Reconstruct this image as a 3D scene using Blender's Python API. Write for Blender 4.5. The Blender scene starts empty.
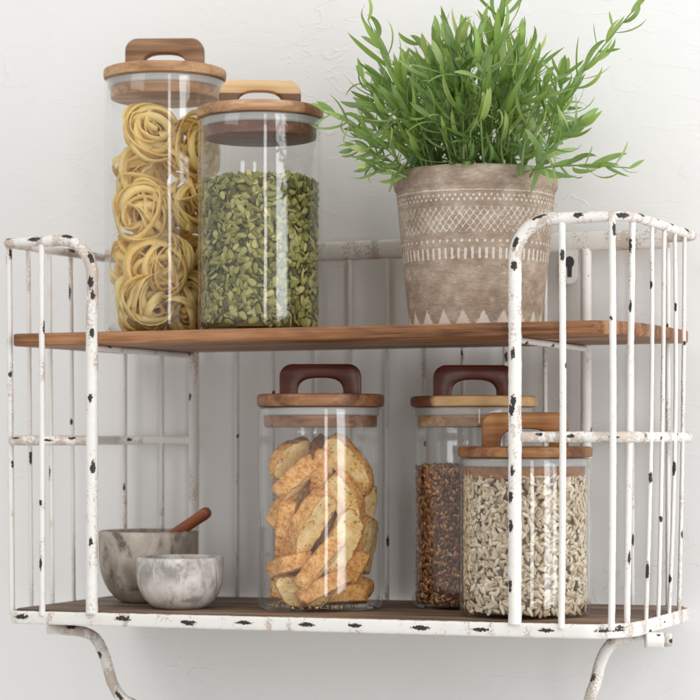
import bpy, math, random
from mathutils import Vector, Matrix, noise, Euler

random.seed(11)
PI = math.pi
scene = bpy.context.scene
COL = scene.collection
R = random.Random(5)

# ------------------------------------------------------------------ camera
TH = math.radians(24.1)
FOC = 2150.0                       # focal length in photo pixels (700 px wide)
CAM = Vector((0.913, -1.906, 0.0))
U0, V0 = 350.0, 438.0
RV = Vector((math.cos(TH), math.sin(TH), 0))      # right
TV = Vector((math.sin(TH), -math.cos(TH), 0))     # towards the camera
UP = Vector((0, 0, 1))


def at(u, v, Y):
    """point of the plane y=Y seen at photo pixel (u, v)"""
    c, s = math.cos(TH), math.sin(TH)
    k = (u - U0) / FOC
    dy = Y - CAM.y
    dx = dy * (k * c - s) / (c + k * s)
    zd = -dx * s + dy * c
    return Vector((dx + CAM.x, Y, -(v - V0) * zd / FOC))


# ------------------------------------------------------------------ mesh helpers
class MB:
    def __init__(self):
        self.v, self.f, self.a = [], [], {}

    def add(self, verts, faces, **attrs):
        o = len(self.v)
        n = len(verts)
        self.v += [tuple(p) for p in verts]
        self.f += [tuple(i + o for i in f) for f in faces]
        for k in attrs:
            if k not in self.a:
                self.a[k] = [0.0] * o
        for k in self.a:
            self.a[k] += list(attrs.get(k, [0.0] * n))
        return self

    def mesh(self, name, mat, smooth=True):
        me = bpy.data.meshes.new(name)
        me.from_pydata(self.v, [], self.f)
        for k, vals in self.a.items():
            at_ = me.attributes.new(k, 'FLOAT', 'POINT')
            at_.data.foreach_set('value', vals)
        me.materials.append(mat)
        me.polygons.foreach_set('use_smooth', [smooth] * len(me.polygons))
        me.update()
        return me

    def build(self, name, mat, parent=None, smooth=True, loc=None):
        o = bpy.data.objects.new(name, self.mesh(name, mat, smooth))
        COL.objects.link(o)
        if parent:
            o.parent = parent
        if loc is not None:
            o.location = loc
        return o


def sharp(o, deg=35):
    """keep hard edges hard on a smooth-shaded mesh"""
    me = o.data
    me.set_sharp_from_angle(angle=math.radians(deg))
    return o


def tag(o, label=None, cat=None, group=None, kind=None):
    if label: o['label'] = label
    if cat: o['category'] = cat
    if group: o['group'] = group
    if kind: o['kind'] = kind
    return o


def thing(name, loc, label, cat, group=None, rz=0.0):
    o = bpy.data.objects.new(name, None)
    o.empty_display_size = 0.02
    COL.objects.link(o)
    o.location = loc
    o.rotation_euler = (0, 0, rz)
    return tag(o, label, cat, group)


def smooth_path(pts, step):
    """Catmull-Rom through pts, resampled about every `step` metres"""
    pts = [Vector(p) for p in pts]
    P = [pts[0] * 2 - pts[1]] + pts + [pts[-1] * 2 - pts[-2]]
    out = []
    for i in range(1, len(P) - 2):
        p0, p1, p2, p3 = P[i - 1:i + 3]
        n = max(1, int((p2 - p1).length / step))
        for k in range(n):
            t = k / n
            out.append(0.5 * ((2 * p1) + (p2 - p0) * t + (2 * p0 - 5 * p1 + 4 * p2 - p3) * t * t
                              + (3 * p1 - p0 - 3 * p2 + p3) * t ** 3))
    out.append(pts[-1])
    return out


def resample(pts, step):
    pts = [Vector(p) for p in pts]
    out = []
    for a, b in zip(pts, pts[1:]):
        n = max(1, int(round((b - a).length / step)))
        for k in range(n):
            out.append(a.lerp(b, k / n))
    out.append(pts[-1])
    return out


def frames(path, ref=None, closed=False):
    n = len(path)
    T = []
    for i in range(n):
        a = path[(i - 1) % n] if (closed or i > 0) else path[i]
        b = path[(i + 1) % n] if (closed or i < n - 1) else path[i]
        T.append((b - a).normalized())
    if ref is not None:
        ref = Vector(ref)
        N = [(ref - t * ref.dot(t)).normalized() for t in T]
    else:
        t = T[0]
        s = Vector((1, 0, 0)) if abs(t.x) < 0.8 else Vector((0, 1, 0))
        nn = (s - t * s.dot(t)).normalized()
        N = [nn]
        for i in range(1, n):
            nn = (nn - T[i] * nn.dot(T[i])).normalized()
            N.append(nn)
    B = [T[i].cross(N[i]) for i in range(n)]
    return T, N, B


def tube(mb, path, rad, n=10, ref=None, closed=False, flat=(1, 1), sq=1.0, chips=None, wear=None, cap=True, lump=0.0, seed=0.0):
    """round (or flattened) bar along a path; chips = [(s, angle to camera, half length, half width)]"""
    T, N, B = frames(path, ref, closed)
    m = len(path)
    verts, faces, ch, we = [], [], [], []
    s = 0.0
    for i, p in enumerate(path):
        if i: s += (p - path[i - 1]).length
        r = rad(i / (m - 1)) if callable(rad) else rad
        for k in range(n):
            th = 2 * PI * k / n
            c, d = math.cos(th), math.sin(th)
            c = math.copysign(abs(c) ** sq, c)
            d = math.copysign(abs(d) ** sq, d)
            off = N[i] * (c * r * flat[0]) + B[i] * (d * r * flat[1])
            q = p + off
            if lump:
                q = q + off.normalized() * (lump * noise.noise(q * 170 + Vector((seed, 0, 0))))
            verts.append(q)
            val = -1.0
            if chips:
                dirn = off.normalized()
                for (cs, cd, hl, hw) in chips:
                    ds = abs(s - cs)
                    if ds > hl * 1.6: continue
                    cc = (cd - T[i] * cd.dot(T[i]))
                    if cc.length < 1e-4: continue
                    an = math.acos(max(-1, min(1, dirn.dot(cc.normalized())))) * r * max(flat)
                    val = max(val, 1 - math.sqrt((ds / hl) ** 2 + (an / hw) ** 2))
            ch.append(val)
            we.append(wear(s, i / (m - 1)) if wear else 0.0)
    rings = m if closed else m - 1
    for i in range(rings):
        j = (i + 1) % m
        for k in range(n):
            k2 = (k + 1) % n
            faces.append((i * n + k, i * n + k2, j * n + k2, j * n + k))
    if cap and not closed:
        faces.append(tuple(range(n - 1, -1, -1)))
        faces.append(tuple((m - 1) * n + k for k in range(n)))
    mb.add(verts, faces, chip=ch, wear=we)
    return s


def lathe(mb, prof, n=64, attr=None, center=(0, 0, 0)):
    """profile [(r, z)] turned about z, ends on the axis are closed"""
    cx, cy, cz = center
    verts, faces, idx = [], [], []
    for (r, z) in prof:
        if r < 1e-6:
            idx.append([len(verts)])
            verts.append((cx, cy, cz + z))
        else:
            idx.append(list(range(len(verts), len(verts) + n)))
            verts += [(cx + r * math.cos(2 * PI * k / n), cy + r * math.sin(2 * PI * k / n), cz + z) for k in range(n)]
    for a, b in zip(idx, idx[1:]):
        for k in range(n):
            k2 = (k + 1) % n
            if len(a) == 1 and len(b) == 1: continue
            if len(a) == 1: faces.append((a[0], b[k2], b[k]))
            elif len(b) == 1: faces.append((a[k], a[k2], b[0]))
            else: faces.append((a[k], a[k2], b[k2], b[k]))
    mb.add(verts, faces)


def rounded_loop(x0, x1, y0, y1, rf0, rf1, rb, z=0.0, n=10):
    """counter-clockwise outline; rf0/rf1 front-left/right corner radii (rx, ry), rb back"""
    out = []
    def arc(cx, cy, rx, ry, a0, a1):
        for k in range(n + 1):
            a = math.radians(a0 + (a1 - a0) * k / n)
            out.append(Vector((cx + rx * math.cos(a), cy + ry * math.sin(a), z)))
    arc(x0 + rf0[0], y0 + rf0[1], rf0[0], rf0[1], 180, 270)
    arc(x1 - rf1[0], y0 + rf1[1], rf1[0], rf1[1], 270, 360)
    arc(x1 - rb, y1 - rb, rb, rb, 0, 90)
    arc(x0 + rb, y1 - rb, rb, rb, 90, 180)
    return out


def prism(mb, loop, zfun0, zfun1, bev):
    """rounded slab over an outline with soft top and bottom edges"""
    n = len(loop)
    nor = []
    for i in range(n):
        d = loop[(i + 1) % n] - loop[i - 1]
        nor.append(Vector((d.y, -d.x, 0)).normalized())
    rings = []
    for ins, w0, w1, dz in ((bev, 1, 0, 0), (bev * .3, 1, 0, bev * .3), (0, 1, 0, bev), (0, 0, 1, -bev), (bev * .3, 0, 1, -bev * .3), (bev, 0, 1, 0)):
        ring = []
        for p, q in zip(loop, nor):
            x = p - q * ins
            z = (zfun0(x.x) if w0 else zfun1(x.x)) + dz
            ring.append((x.x, x.y, z))
        rings.append(ring)
    verts = [v for r in rings for v in r]
    faces = []
    for i in range(len(rings) - 1):
        for k in range(n):
            k2 = (k + 1) % n
            faces.append((i * n + k, i * n + k2, (i + 1) * n + k2, (i + 1) * n + k))
    faces.append(tuple(range(n - 1, -1, -1)))
    faces.append(tuple((len(rings) - 1) * n + k for k in range(n)))
    mb.add(verts, faces)


# ------------------------------------------------------------------ materials
class NT:
    def __init__(self, name):
        self.m = bpy.data.materials.new(name)
        self.m.use_nodes = True
        self.t = self.m.node_tree
        self.t.nodes.clear()
        self.out = self.n('ShaderNodeOutputMaterial')

    def n(self, typ, **kw):
        nd = self.t.nodes.new(typ)
        for k, v in kw.items():
            if k in nd.inputs.keys() if isinstance(k, str) else False:
                pass
            setattr(nd, k, v)
        return nd

    def l(self, a, b):
        self.t.links.new(a, b)

    def val(self, sock, x):
        if hasattr(x, 'is_output'):
            self.l(x, sock)
        else:
            sock.default_value = x

    def math(self, op, a, b=0.0, c=0.0, clamp=False):
        nd = self.n('ShaderNodeMath', operation=op, use_clamp=clamp)
        for i, x in enumerate((a, b, c)):
            self.val(nd.inputs[i], x)
        return nd.outputs[0]

    def mix(self, f, a, b):
        nd = self.n('ShaderNodeMix', data_type='RGBA')
        self.val(nd.inputs[0], f)
        for i, x in ((6, a), (7, b)):
            self.val(nd.inputs[i], (*x, 1) if isinstance(x, tuple) and len(x) == 3 else x)
        return nd.outputs[2]

    def ramp(self, f, stops, mode='LINEAR'):
        nd = self.n('ShaderNodeValToRGB')
        nd.color_ramp.interpolation = mode
        el = nd.color_ramp.elements
        while len(el) < len(stops): el.new(0.5)
        for e, (p, c) in zip(el, stops):
            e.position = p
            e.color = (*c, 1) if isinstance(c, tuple) else (c, c, c, 1)
        self.val(nd.inputs[0], f)
        return nd.outputs[0]

    def coords(self, scale=(1, 1, 1), loc=(0, 0, 0), rot=(0, 0, 0), out='Object'):
        tc = self.n('ShaderNodeTexCoord')
        mp = self.n('ShaderNodeMapping')
        mp.inputs['Scale'].default_value = scale
        mp.inputs['Location'].default_value = loc
        mp.inputs['Rotation'].default_value = rot
        self.l(tc.outputs[out], mp.inputs[0])
        return mp.outputs[0]

    def noise(self, vec, scale, detail=4, rough=.55, dist=0.0):
        nd = self.n('ShaderNodeTexNoise')
        self.l(vec, nd.inputs['Vector'])
        nd.inputs['Scale'].default_value = scale
        nd.inputs['Detail'].default_value = detail
        nd.inputs['Roughness'].default_value = rough
        nd.inputs['Distortion'].default_value = dist
        return nd.outputs[0]

    def bump(self, h, strength, dist=.001, normal=None):
        nd = self.n('ShaderNodeBump')
        nd.inputs['Strength'].default_value = strength
        nd.inputs['Distance'].default_value = dist
        self.l(h, nd.inputs['Height'])
        if normal is not None: self.l(normal, nd.inputs['Normal'])
        return nd.outputs[0]

    def attr(self, name):
        return self.n('ShaderNodeAttribute', attribute_name=name).outputs['Fac']

    def pbr(self, col, rough=.5, normal=None, spec=.5, sss=0.0, sssr=(1, .5, .2), sss_scale=.003, finish=True):
        p = self.n('ShaderNodeBsdfPrincipled')
        self.val(p.inputs['Base Color'], (*col, 1) if isinstance(col, tuple) else col)
        self.val(p.inputs['Roughness'], rough)
        p.inputs['Specular IOR Level'].default_value = spec
        if sss:
            p.inputs['Subsurface Weight'].default_value = sss
            p.inputs['Subsurface Radius'].default_value = sssr
            p.inputs['Subsurface Scale'].default_value = sss_scale
        if normal is not None: self.l(normal, p.inputs['Normal'])
        if finish: self.l(p.outputs[0], self.out.inputs[0])
        return p


def m_paint():
    t = NT('worn white enamel')
    v = t.coords(out='Object')
    n1 = t.noise(v, 340, 4, .65)
    chip = t.attr('chip')
    ch = t.math('ADD', chip, t.math('MULTIPLY', t.math('SUBTRACT', n1, .5), 1.5))
    chm = t.ramp(ch, [(.16, 0.0), (.26, 1.0)])
    n2 = t.noise(t.coords((1, 1, .4)), 55, 3, .55)
    n3 = t.noise(v, 420, 3, .6)
    w = t.math('ADD', t.math('MULTIPLY', n2, .70), t.math('MULTIPLY', n3, .42))
    w = t.math('ADD', w, t.math('MULTIPLY', t.attr('wear'), .10))
    wm = t.ramp(w, [(.635, 0.0), (.70, 1.0)])
    # small random nicks everywhere
    n4 = t.noise(v, 120, 2, .5)
    nick = t.ramp(n4, [(.80, 0.0), (.82, 1.0)])
    base = t.mix(t.noise(v, 30, 2), (.80, .78, .745), (.72, .69, .645))
    c = t.mix(t.math('MULTIPLY', wm, .60), base, (.37, .25, .165))
    c = t.mix(t.math('MAXIMUM', chm, nick), c, (.022, .020, .020))
    # rusty fringe round each chip
    fr = t.ramp(ch, [(.02, 0.0), (.22, .55), (.3, 0.0)])
    c = t.mix(fr, c, (.45, .31, .22))
    h = t.math('SUBTRACT', t.math('MULTIPLY', n3, .4), chm)
    t.pbr(c, t.ramp(chm, [(0, .5), (1, .6)]), t.bump(h, .45, .0006))
    return t.m


def m_wood(name, dark, mid, light, axis=0, scale=1.0, rough=.45, seed=0.0, contrast=(.40, .52, .64), split=None, bump=.12):
    t = NT(name)
    st = [1.0, 1.0, 1.0]
    st[axis] = .09
    v = t.coords(tuple(x * scale for x in st), (seed, seed * 1.7, seed * .6))
    n1 = t.noise(v, 38, 4, .6, 1.2)
    v2 = t.coords(tuple(x * scale * (1 if i != axis else .35) for i, x in enumerate(st)), (seed * 2, seed, 0))
    n2 = t.noise(v2, 420, 3, .6, .2)
    v3 = t.coords((1, 1, 1), (seed * 3, 0, seed))
    n3 = t.noise(v3, 14, 2)
    f = t.math('ADD', t.math('ADD', t.math('MULTIPLY', n1, .62), t.math('MULTIPLY', n2, .25)), t.math('MULTIPLY', n3, .16))
    c = t.ramp(f, [(contrast[0], dark), (contrast[1], mid), (contrast[2], light)])
    if split:
        ax, pos, width, col, sgn = split
        tc = t.n('ShaderNodeTexCoord')
        sx = t.n('ShaderNodeSeparateXYZ')
        t.l(tc.outputs['Object'], sx.inputs[0])
        q = t.math('MULTIPLY', t.math('SUBTRACT', t.math('ADD', sx.outputs[ax], t.math('MULTIPLY', t.math('SUBTRACT', n1, .5), width * 3)), pos), sgn / width)
        q = t.math('ADD', q, .5, clamp=True)
        cc = t.mix(t.math('MULTIPLY', n2, .8), tuple(x * 1.35 for x in col), tuple(x * .6 for x in col))
        c = t.mix(q, c, cc)
    t.pbr(c, rough, t.bump(t.math('ADD', n2, n1), bump, .0008), spec=.4)
    return t.m


def m_glass():
    t = NT('clear jar glass')
    lw = t.n('ShaderNodeLayerWeight')
    lw.inputs['Blend'].default_value = .5
    fac = lw.outputs['Facing']
    fr = t.math('ADD', t.math('MULTIPLY', t.math('POWER', fac, 5.0), .80), .038)
    tint = t.ramp(fac, [(.0, (.992, .995, .993)), (.80, (.975, .98, .978)), (.955, (.80, .83, .82)), (1.0, (.55, .58, .57))])
    tr = t.n('ShaderNodeBsdfTransparent')
    t.l(tint, tr.inputs[0])
    gl = t.n('ShaderNodeBsdfGlossy')
    gl.inputs['Color'].default_value = (1, 1, 1, 1)
    gl.inputs['Roughness'].default_value = .045
    v = t.coords((1, 1, .25))
    t.l(t.bump(t.noise(v, 22, 2), .13, .004), gl.inputs['Normal'])
    mx = t.n('ShaderNodeMixShader')
    t.l(fr, mx.inputs[0]); t.l(tr.outputs[0], mx.inputs[1]); t.l(gl.outputs[0], mx.inputs[2])
    t.l(mx.outputs[0], t.out.inputs[0])
    return t.m


def m_seal():
    t = NT('milky silicone')
    p = t.pbr((.66, .655, .645), .35, finish=False)
    tr = t.n('ShaderNodeBsdfTransparent')
    mx = t.n('ShaderNodeMixShader'); mx.inputs[0].default_value = .55
    t.l(tr.outputs[0], mx.inputs[1]); t.l(p.outputs[0], mx.inputs[2]); t.l(mx.outputs[0], t.out.inputs[0])
    return t.m


def island_random(t):
    a = t.n('ShaderNodeObjectInfo').outputs['Random']
    b = t.n('ShaderNodeNewGeometry').outputs['Random Per Island']
    return t.math('FRACT', t.math('ADD', a, b))


def m_seed(name, stops, rough=.45, nscale=300, nmix=.25, spec=.4, sss=0.0):
    t = NT(name)
    r = island_random(t)
    c = t.ramp(r, stops)
    v = t.coords()
    n = t.noise(v, nscale, 3)
    c = t.mix(t.math('MULTIPLY', t.math('SUBTRACT', n, .35, clamp=True), nmix * 4), c, t.mix(.65, c, (.03, .03, .015)))
    t.pbr(c, rough, t.bump(n, .25, .0006), spec=spec, sss=sss)
    return t.m


def m_pasta():
    t = NT('egg pasta')
    v = t.coords()
    n = t.noise(v, 60, 3)
    n2 = t.noise(v, 500, 2)
    r = t.n('ShaderNodeNewGeometry').outputs['Random Per Island']
    c = t.mix(t.math('ADD', t.math('MULTIPLY', n, .5), t.math('MULTIPLY', r, .5)), (1.0, .89, .46), (1.0, .78, .27))
    p = t.pbr(c, .55, t.bump(n2, .15, .0005), spec=.3, finish=False)
    tl = t.n('ShaderNodeBsdfTranslucent')
    t.l(c, tl.inputs[0])
    mx = t.n('ShaderNodeMixShader'); mx.inputs[0].default_value = .38
    t.l(p.outputs[0], mx.inputs[1]); t.l(tl.outputs[0], mx.inputs[2]); t.l(mx.outputs[0], t.out.inputs[0])
    return t.m


def m_leaf():
    t = NT('herb leaf')
    r = t.n('ShaderNodeNewGeometry').outputs['Random Per Island']
    c = t.ramp(r, [(0, (.06, .13, .02)), (.25, (.16, .28, .045)), (.6, (.29, .42, .09)), (.93, (.43, .53, .16)), (1, (.55, .53, .2))])
    mid = t.attr('mid')
    c = t.mix(t.math('MULTIPLY', mid, .35), c, (.34, .50, .18))
    back = t.n('ShaderNodeNewGeometry').outputs['Backfacing']
    c = t.mix(t.math('MULTIPLY', back, .45), c, (.24, .36, .16))
    stem = t.attr('stem')
    c = t.mix(stem, c, (.30, .42, .13))
    n = t.noise(t.coords(), 200, 3)
    p = t.pbr(c, .42, t.bump(n, .2, .0006), spec=.45, finish=False)
    tl = t.n('ShaderNodeBsdfTranslucent')
    t.l(t.mix(.5, c, (.32, .48, .08)), tl.inputs[0])
    mx = t.n('ShaderNodeMixShader'); mx.inputs[0].default_value = .3
    t.l(p.outputs[0], mx.inputs[1]); t.l(tl.outputs[0], mx.inputs[2]); t.l(mx.outputs[0], t.out.inputs[0])
    return t.m


def m_clay():
    t = NT('painted clay')
    v = t.coords((1, 1, 1.3))
    n1 = t.noise(v, 48, 5, .65)
    n2 = t.noise(t.coords((1, 1, 5)), 130, 4, .6)
    n3 = t.noise(t.coords(), 420, 3)
    c = t.ramp(t.math('ADD', t.math('MULTIPLY', n1, .68), t.math('MULTIPLY', n2, .32)),
               [(.34, (.23, .165, .12)), (.5, (.34, .262, .20)), (.64, (.47, .385, .31))])
    pt = t.attr('paint')
    k = t.math('ADD', pt, t.math('MULTIPLY', t.math('SUBTRACT', n3, .5), 1.3))
    k = t.math('ADD', k, t.math('MULTIPLY', t.math('SUBTRACT', n1, .5), .7))
    km = t.ramp(k, [(.34, 0.0), (.70, .86)])
    c = t.mix(km, c, (.66, .61, .55))
    t.pbr(c, .85, t.bump(t.math('ADD', t.math('ADD', n3, n2), t.math('MULTIPLY', km, .8)), .35, .0008), spec=.2)
    return t.m


def m_marble(name, base, veins, dark, scale, rot, amt, seed):
    t = NT(name)
    v = t.coords((1, 1, .45), (seed, seed, 0), rot)
    n1 = t.noise(v, 26 * scale, 6, .62, 1.6)
    n2 = t.noise(t.coords((1, 1, 1), (seed * 2, 0, 0)), 60 * scale, 6, .7, .8)
    n3 = t.noise(t.coords((1, 1, 1), (0, seed, 0)), 17 * scale, 2, .5)
    c = t.ramp(t.math('ADD', t.math('MULTIPLY', n1, .7), t.math('MULTIPLY', n2, .3)), [(.40, veins), (.48, base), (.60, tuple(min(.85, x * 1.25) for x in base))])
    bl = t.math('MULTIPLY', t.ramp(n3, [(.46, 0.0), (.60, 1.0)]), t.ramp(n2, [(.42, 0.0), (.56, 1.0)]))
    c = t.mix(t.math('MULTIPLY', bl, amt), c, dark)
    t.pbr(c, .5, t.bump(n2, .12, .0006), spec=.35)
    return t.m


def m_biscuit():
    t = NT('baked biscuit')
    v = t.coords()
    n1 = t.noise(v, 90, 5, .65)
    n2 = t.noise(v, 330, 4, .6)
    vo = t.n('ShaderNodeTexVoronoi')
    t.l(v, vo.inputs['Vector']); vo.inputs['Scale'].default_value = 260
    hole = t.ramp(vo.outputs['Distance'], [(.10, 1.0), (.30, 0.0)])
    hole = t.math('MULTIPLY', hole, t.ramp(n1, [(.45, 0.0), (.6, 1.0)]))
    crumb = t.mix(t.ramp(n1, [(.35, 0.0), (.65, 1.0)]), (.90, .70, .37), (.74, .45, .15))
    crumb = t.mix(t.math('MULTIPLY', hole, .75), crumb, (.34, .17, .05))
    vo2 = t.n('ShaderNodeTexVoronoi')
    t.l(t.coords((1, 1, 1), (3, 1, 2)), vo2.inputs['Vector']); vo2.inputs['Scale'].default_value = 110
    nut = t.ramp(vo2.outputs['Distance'], [(.12, 1.0), (.2, 0.0)])
    crumb = t.mix(t.math('MULTIPLY', nut, .8), crumb, (.30, .14, .05))
    crust = t.ramp(t.math('ADD', t.math('MULTIPLY', n1, .65), t.math('MULTIPLY', n2, .35)), [(.36, (.40, .15, .035)), (.5, (.74, .37, .125)), (.64, (.87, .57, .27))])
    a = t.attr('crust')
    k = t.ramp(t.math('ADD', a, t.math('MULTIPLY', t.math('SUBTRACT', n1, .5), .7)), [(.35, 0.0), (.65, 1.0)])
    c = t.mix(k, crumb, crust)
    # browner baked rim between the crust and the cut face
    rim = t.ramp(t.math('ADD', a, t.math('MULTIPLY', t.math('SUBTRACT', n1, .5), .5)), [(.05, 0.0), (.5, .8), (.95, .0)])
    c = t.mix(rim, c, (.40, .155, .04))
    h = t.math('SUBTRACT', t.math('ADD', n2, n1), hole)
    t.pbr(c, .85, t.bump(h, .9, .0016), spec=.12)
    return t.m


def m_wall():
    t = NT('white plaster')
    v = t.coords()
    n1 = t.noise(v, 2.3, 3, .5)
    n2 = t.noise(v, 22, 5, .6, .6)
    # trowel ridges: thin edges of a distorted low noise
    v2 = t.coords((1, 1, 2.6), (1.3, 0, .2), (0, .25, 0))
    n3 = t.noise(v2, 7.5, 3, .55, 1.1)
    ridge = t.math('SUBTRACT', 1.0, t.math('MULTIPLY', t.math('ABSOLUTE', t.math('SUBTRACT', n3, .56)), 55.0), clamp=True)
    gate = t.ramp(t.noise(t.coords((1, 1, 1), (4, 0, 9)), 5, 2), [(.55, 0.0), (.64, 1.0)])
    ridge = t.math('MULTIPLY', ridge, gate)
    step = t.ramp(n3, [(.55, 0.0), (.57, .5)])
    n4 = t.noise(t.coords((.6, 1, 3.5), (0, 0, 0), (0, -.35, 0)), 60, 4, .6)
    h = t.math('ADD', t.math('ADD', t.math('MULTIPLY', n2, .5), t.math('MULTIPLY', ridge, .7)), t.math('ADD', t.math('MULTIPLY', step, .35), t.math('MULTIPLY', n4, .25)))
    c = t.mix(n1, (.84, .83, .815), (.79, .785, .775))
    t.pbr(c, .75, t.bump(h, .23, .004), spec=.2)
    return t.m


def m_plain(name, col, rough=.6, nscale=120, amt=.3):
    t = NT(name)
    n = t.noise(t.coords(), nscale, 4)
    t.pbr(t.mix(t.math('MULTIPLY', n, amt * 2), col, tuple(x * .55 for x in col)), rough, t.bump(n, .3, .001), spec=.3)
    return t.m


PAINT = m_paint()
GLASS = m_glass()
SEAL = m_seal()
PASTA = m_pasta()
LEAF = m_leaf()
CLAY = m_clay()
BISC = m_biscuit()
WALL = m_wall()
BOARD = m_wood('oiled shelf wood', (.085, .030, .010), (.25, .105, .04), (.43, .21, .095), 0, .8, .5, 1.3, (.40, .51, .62))
FLOORW = m_wood('old dark shelf wood', (.062, .037, .023), (.155, .095, .060), (.28, .19, .125), 0, .9, .6, 4.1, (.40, .51, .62), bump=.3)
SOIL = m_plain('potting soil', (.05, .035, .025), .95, 300, .5)
HOLE_SHADE = m_plain('painted hole shade', (.06, .06, .062), .8)
CHERRY = m_wood('reddish pestle wood', (.17, .045, .018), (.27, .08, .03), (.36, .13, .05), 2, 1, .4, 2.2)

# ------------------------------------------------------------------ setting: the plaster wall
WY = .250
mb = MB()
nx, nz = 80, 60
vs, fs = [], []
for j in range(nz + 1):
    for i in range(nx + 1):
        x, z = -3 + 6 * i / nx, -2 + 4 * j / nz
        vs.append((x, WY + .0025 * noise.noise(Vector((x * 1.7, 0, z * 1.7))), z))
for j in range(nz):
    for i in range(nx):
        a = j * (nx + 1) + i
        fs.append((a, a + 1, a + nx + 2, a + nx + 1))
mb.add(vs, fs)
tag(mb.build('wall', WALL), 'white rough plaster wall behind the hanging shelf', kind='structure')

# ------------------------------------------------------------------ the wire wall shelf
DB = .232                                    # depth of the back wires
TOPZ = .2043
zf = lambda x: -.1750 + .0125 * x            # top of the lower wooden board
shelf = thing('wall_shelf', (0, DB, 0), 'two tier wire wall shelf in chipped white paint with wooden boards', 'shelf')
SHIFT = Vector((0, -DB, 0))


def put(o):
    o.parent = shelf
    o.location = o.location + SHIFT
    return o


def rnd_chips(length, r, spacing, hl=(.004, .0085), hw=(.0022, .0034), start=.02):
    out, s = [], start + R.random() * spacing * .6
    while s < length - .01:
        a = R.uniform(-1.25, 1.25)
        d = (TV * math.cos(a) + RV * math.sin(a) + UP * R.uniform(-.9, .9))
        if R.random() < .25: d = -d
        out.append((s, d.normalized(), R.uniform(*hl), R.uniform(*hw) * (.8 + 45 * r)))
        s += spacing * R.uniform(.55, 1.5)
    return out


def rod(name, pts, rad, spacing=.07, n=9, wear=None, ref=None, closed=False, flat=(1, 1), sq=1.0, chips=None, hl=(.004, .0085), step=.0018, lump=.00035):
    path = resample(pts, step)
    L = sum((b - a).length for a, b in zip(path, path[1:]))
    r0 = rad(.5) if callable(rad) else rad
    ch = rnd_chips(L, r0, spacing, hl) if chips is None else chips
    m = MB()
    tube(m, path, rad, n, ref, closed, flat, sq, ch, wear, lump=lump, seed=R.random() * 50)
    return put(m.build(name, PAINT))


def arc3(c, a, b, a0, a1, n=12):
    return [Vector(c) + Vector(a) * math.cos(math.radians(a0 + (a1 - a0) * k / n)) + Vector(b) * math.sin(math.radians(a0 + (a1 - a0) * k / n)) for k in range(n + 1)]


# lower boards and hoop
FL = (.022, .020)
FRt = (.042, .055)
loop = rounded_loop(-.3345, .3370, 0.0, DB + .004, FL, FRt, .022, 0, 10)
path = [Vector((p.x, p.y, zf(p.x) - .0080)) for p in resample(loop + [loop[0]], .003)][:-1]
# chips where the photograph shows them along the front, random elsewhere
hoop_chips = []
S = 0
prev = None
fixed = [at(u, v, 0).x for u, v in ((24, 622), (123, 623), (188, 624), (244, 626), (307, 627), (357, 628), (423, 628), (480, 629), (548, 630), (600, 630), (612, 629))]
cum = []
for p in path:
    if prev is not None: S += (p - prev).length
    cum.append(S); prev = p
for fx in fixed:
    i = min(range(len(path)), key=lambda k: abs(path[k].x - fx) + (10 * abs(path[k].y) if path[k].y > .02 else 0))
    hoop_chips.append((cum[i], (TV + UP * R.uniform(-.3, .5)).normalized(), R.uniform(.010, .0145), R.uniform(.0050, .0064)))
for s in [x * .06 for x in range(12, 30)]:
    hoop_chips.append((s + R.uniform(-.02, .02), Vector((R.uniform(-1, 1), R.uniform(-1, .2), R.uniform(-.4, .4))).normalized(), R.uniform(.003, .006), .0025))
m = MB()
tube(m, path, .0068, 20, (0, 0, 1), True, (1.0, .34), .62, hoop_chips, lambda s, t: .25, lump=.0004)
put(m.build('base_hoop', PAINT))

m = MB()
prism(m, rounded_loop(-.3320, .3345, .0026, DB + .001, FL, FRt, .02, 0, 10), lambda x: zf(x) - .0130, lambda x: zf(x), .0012)
sharp(put(m.build('lower_board', FLOORW)))
m = MB()
prism(m, rounded_loop(-.3285, .3375, .0005, DB - .004, (.008, .008), (.034, .10), .012, 0, 10), lambda x: .0960, lambda x: .1090, .0022)
ub = put(m.build('upper_board', BOARD))
sharp(ub)

# bent cage frames: front post that arches over into the top rail and runs back to the wall side
heavy = lambda s, t: .35 if t < .45 else .75
XL, XR, RA = -.2297, .2301, .036
xo0, xo1 = -.3385, .3425
def frame_pts(side):
    xp = XL if side < 0 else XR
    xo = xo0 if side < 0 else xo1
    z0 = zf(xp) - .003
    p = [Vector((xp, 0, z0)), Vector((xp, 0, TOPZ - RA))]
    p += arc3((xp + side * RA, 0, TOPZ - RA), (-side * RA, 0, 0), (0, 0, RA), 0, 90, 14)[1:]
    rc = .016 if side < 0 else .024
    p += [Vector((xo - side * rc, 0, TOPZ))]
    p += arc3((xo - side * rc, rc, TOPZ), (0, -rc, 0), (side * rc, 0, 0), 0, 90, 8)[1:]
    rb = .02
    p += [Vector((xo, DB - rb, TOPZ))]
    p += arc3((xo - side * rb, DB - rb, TOPZ), (side * rb, 0, 0), (0, rb, 0), 0, 90, 8)[1:]
    p += [Vector((xp + side * .04, DB, TOPZ))]
    return p
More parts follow.
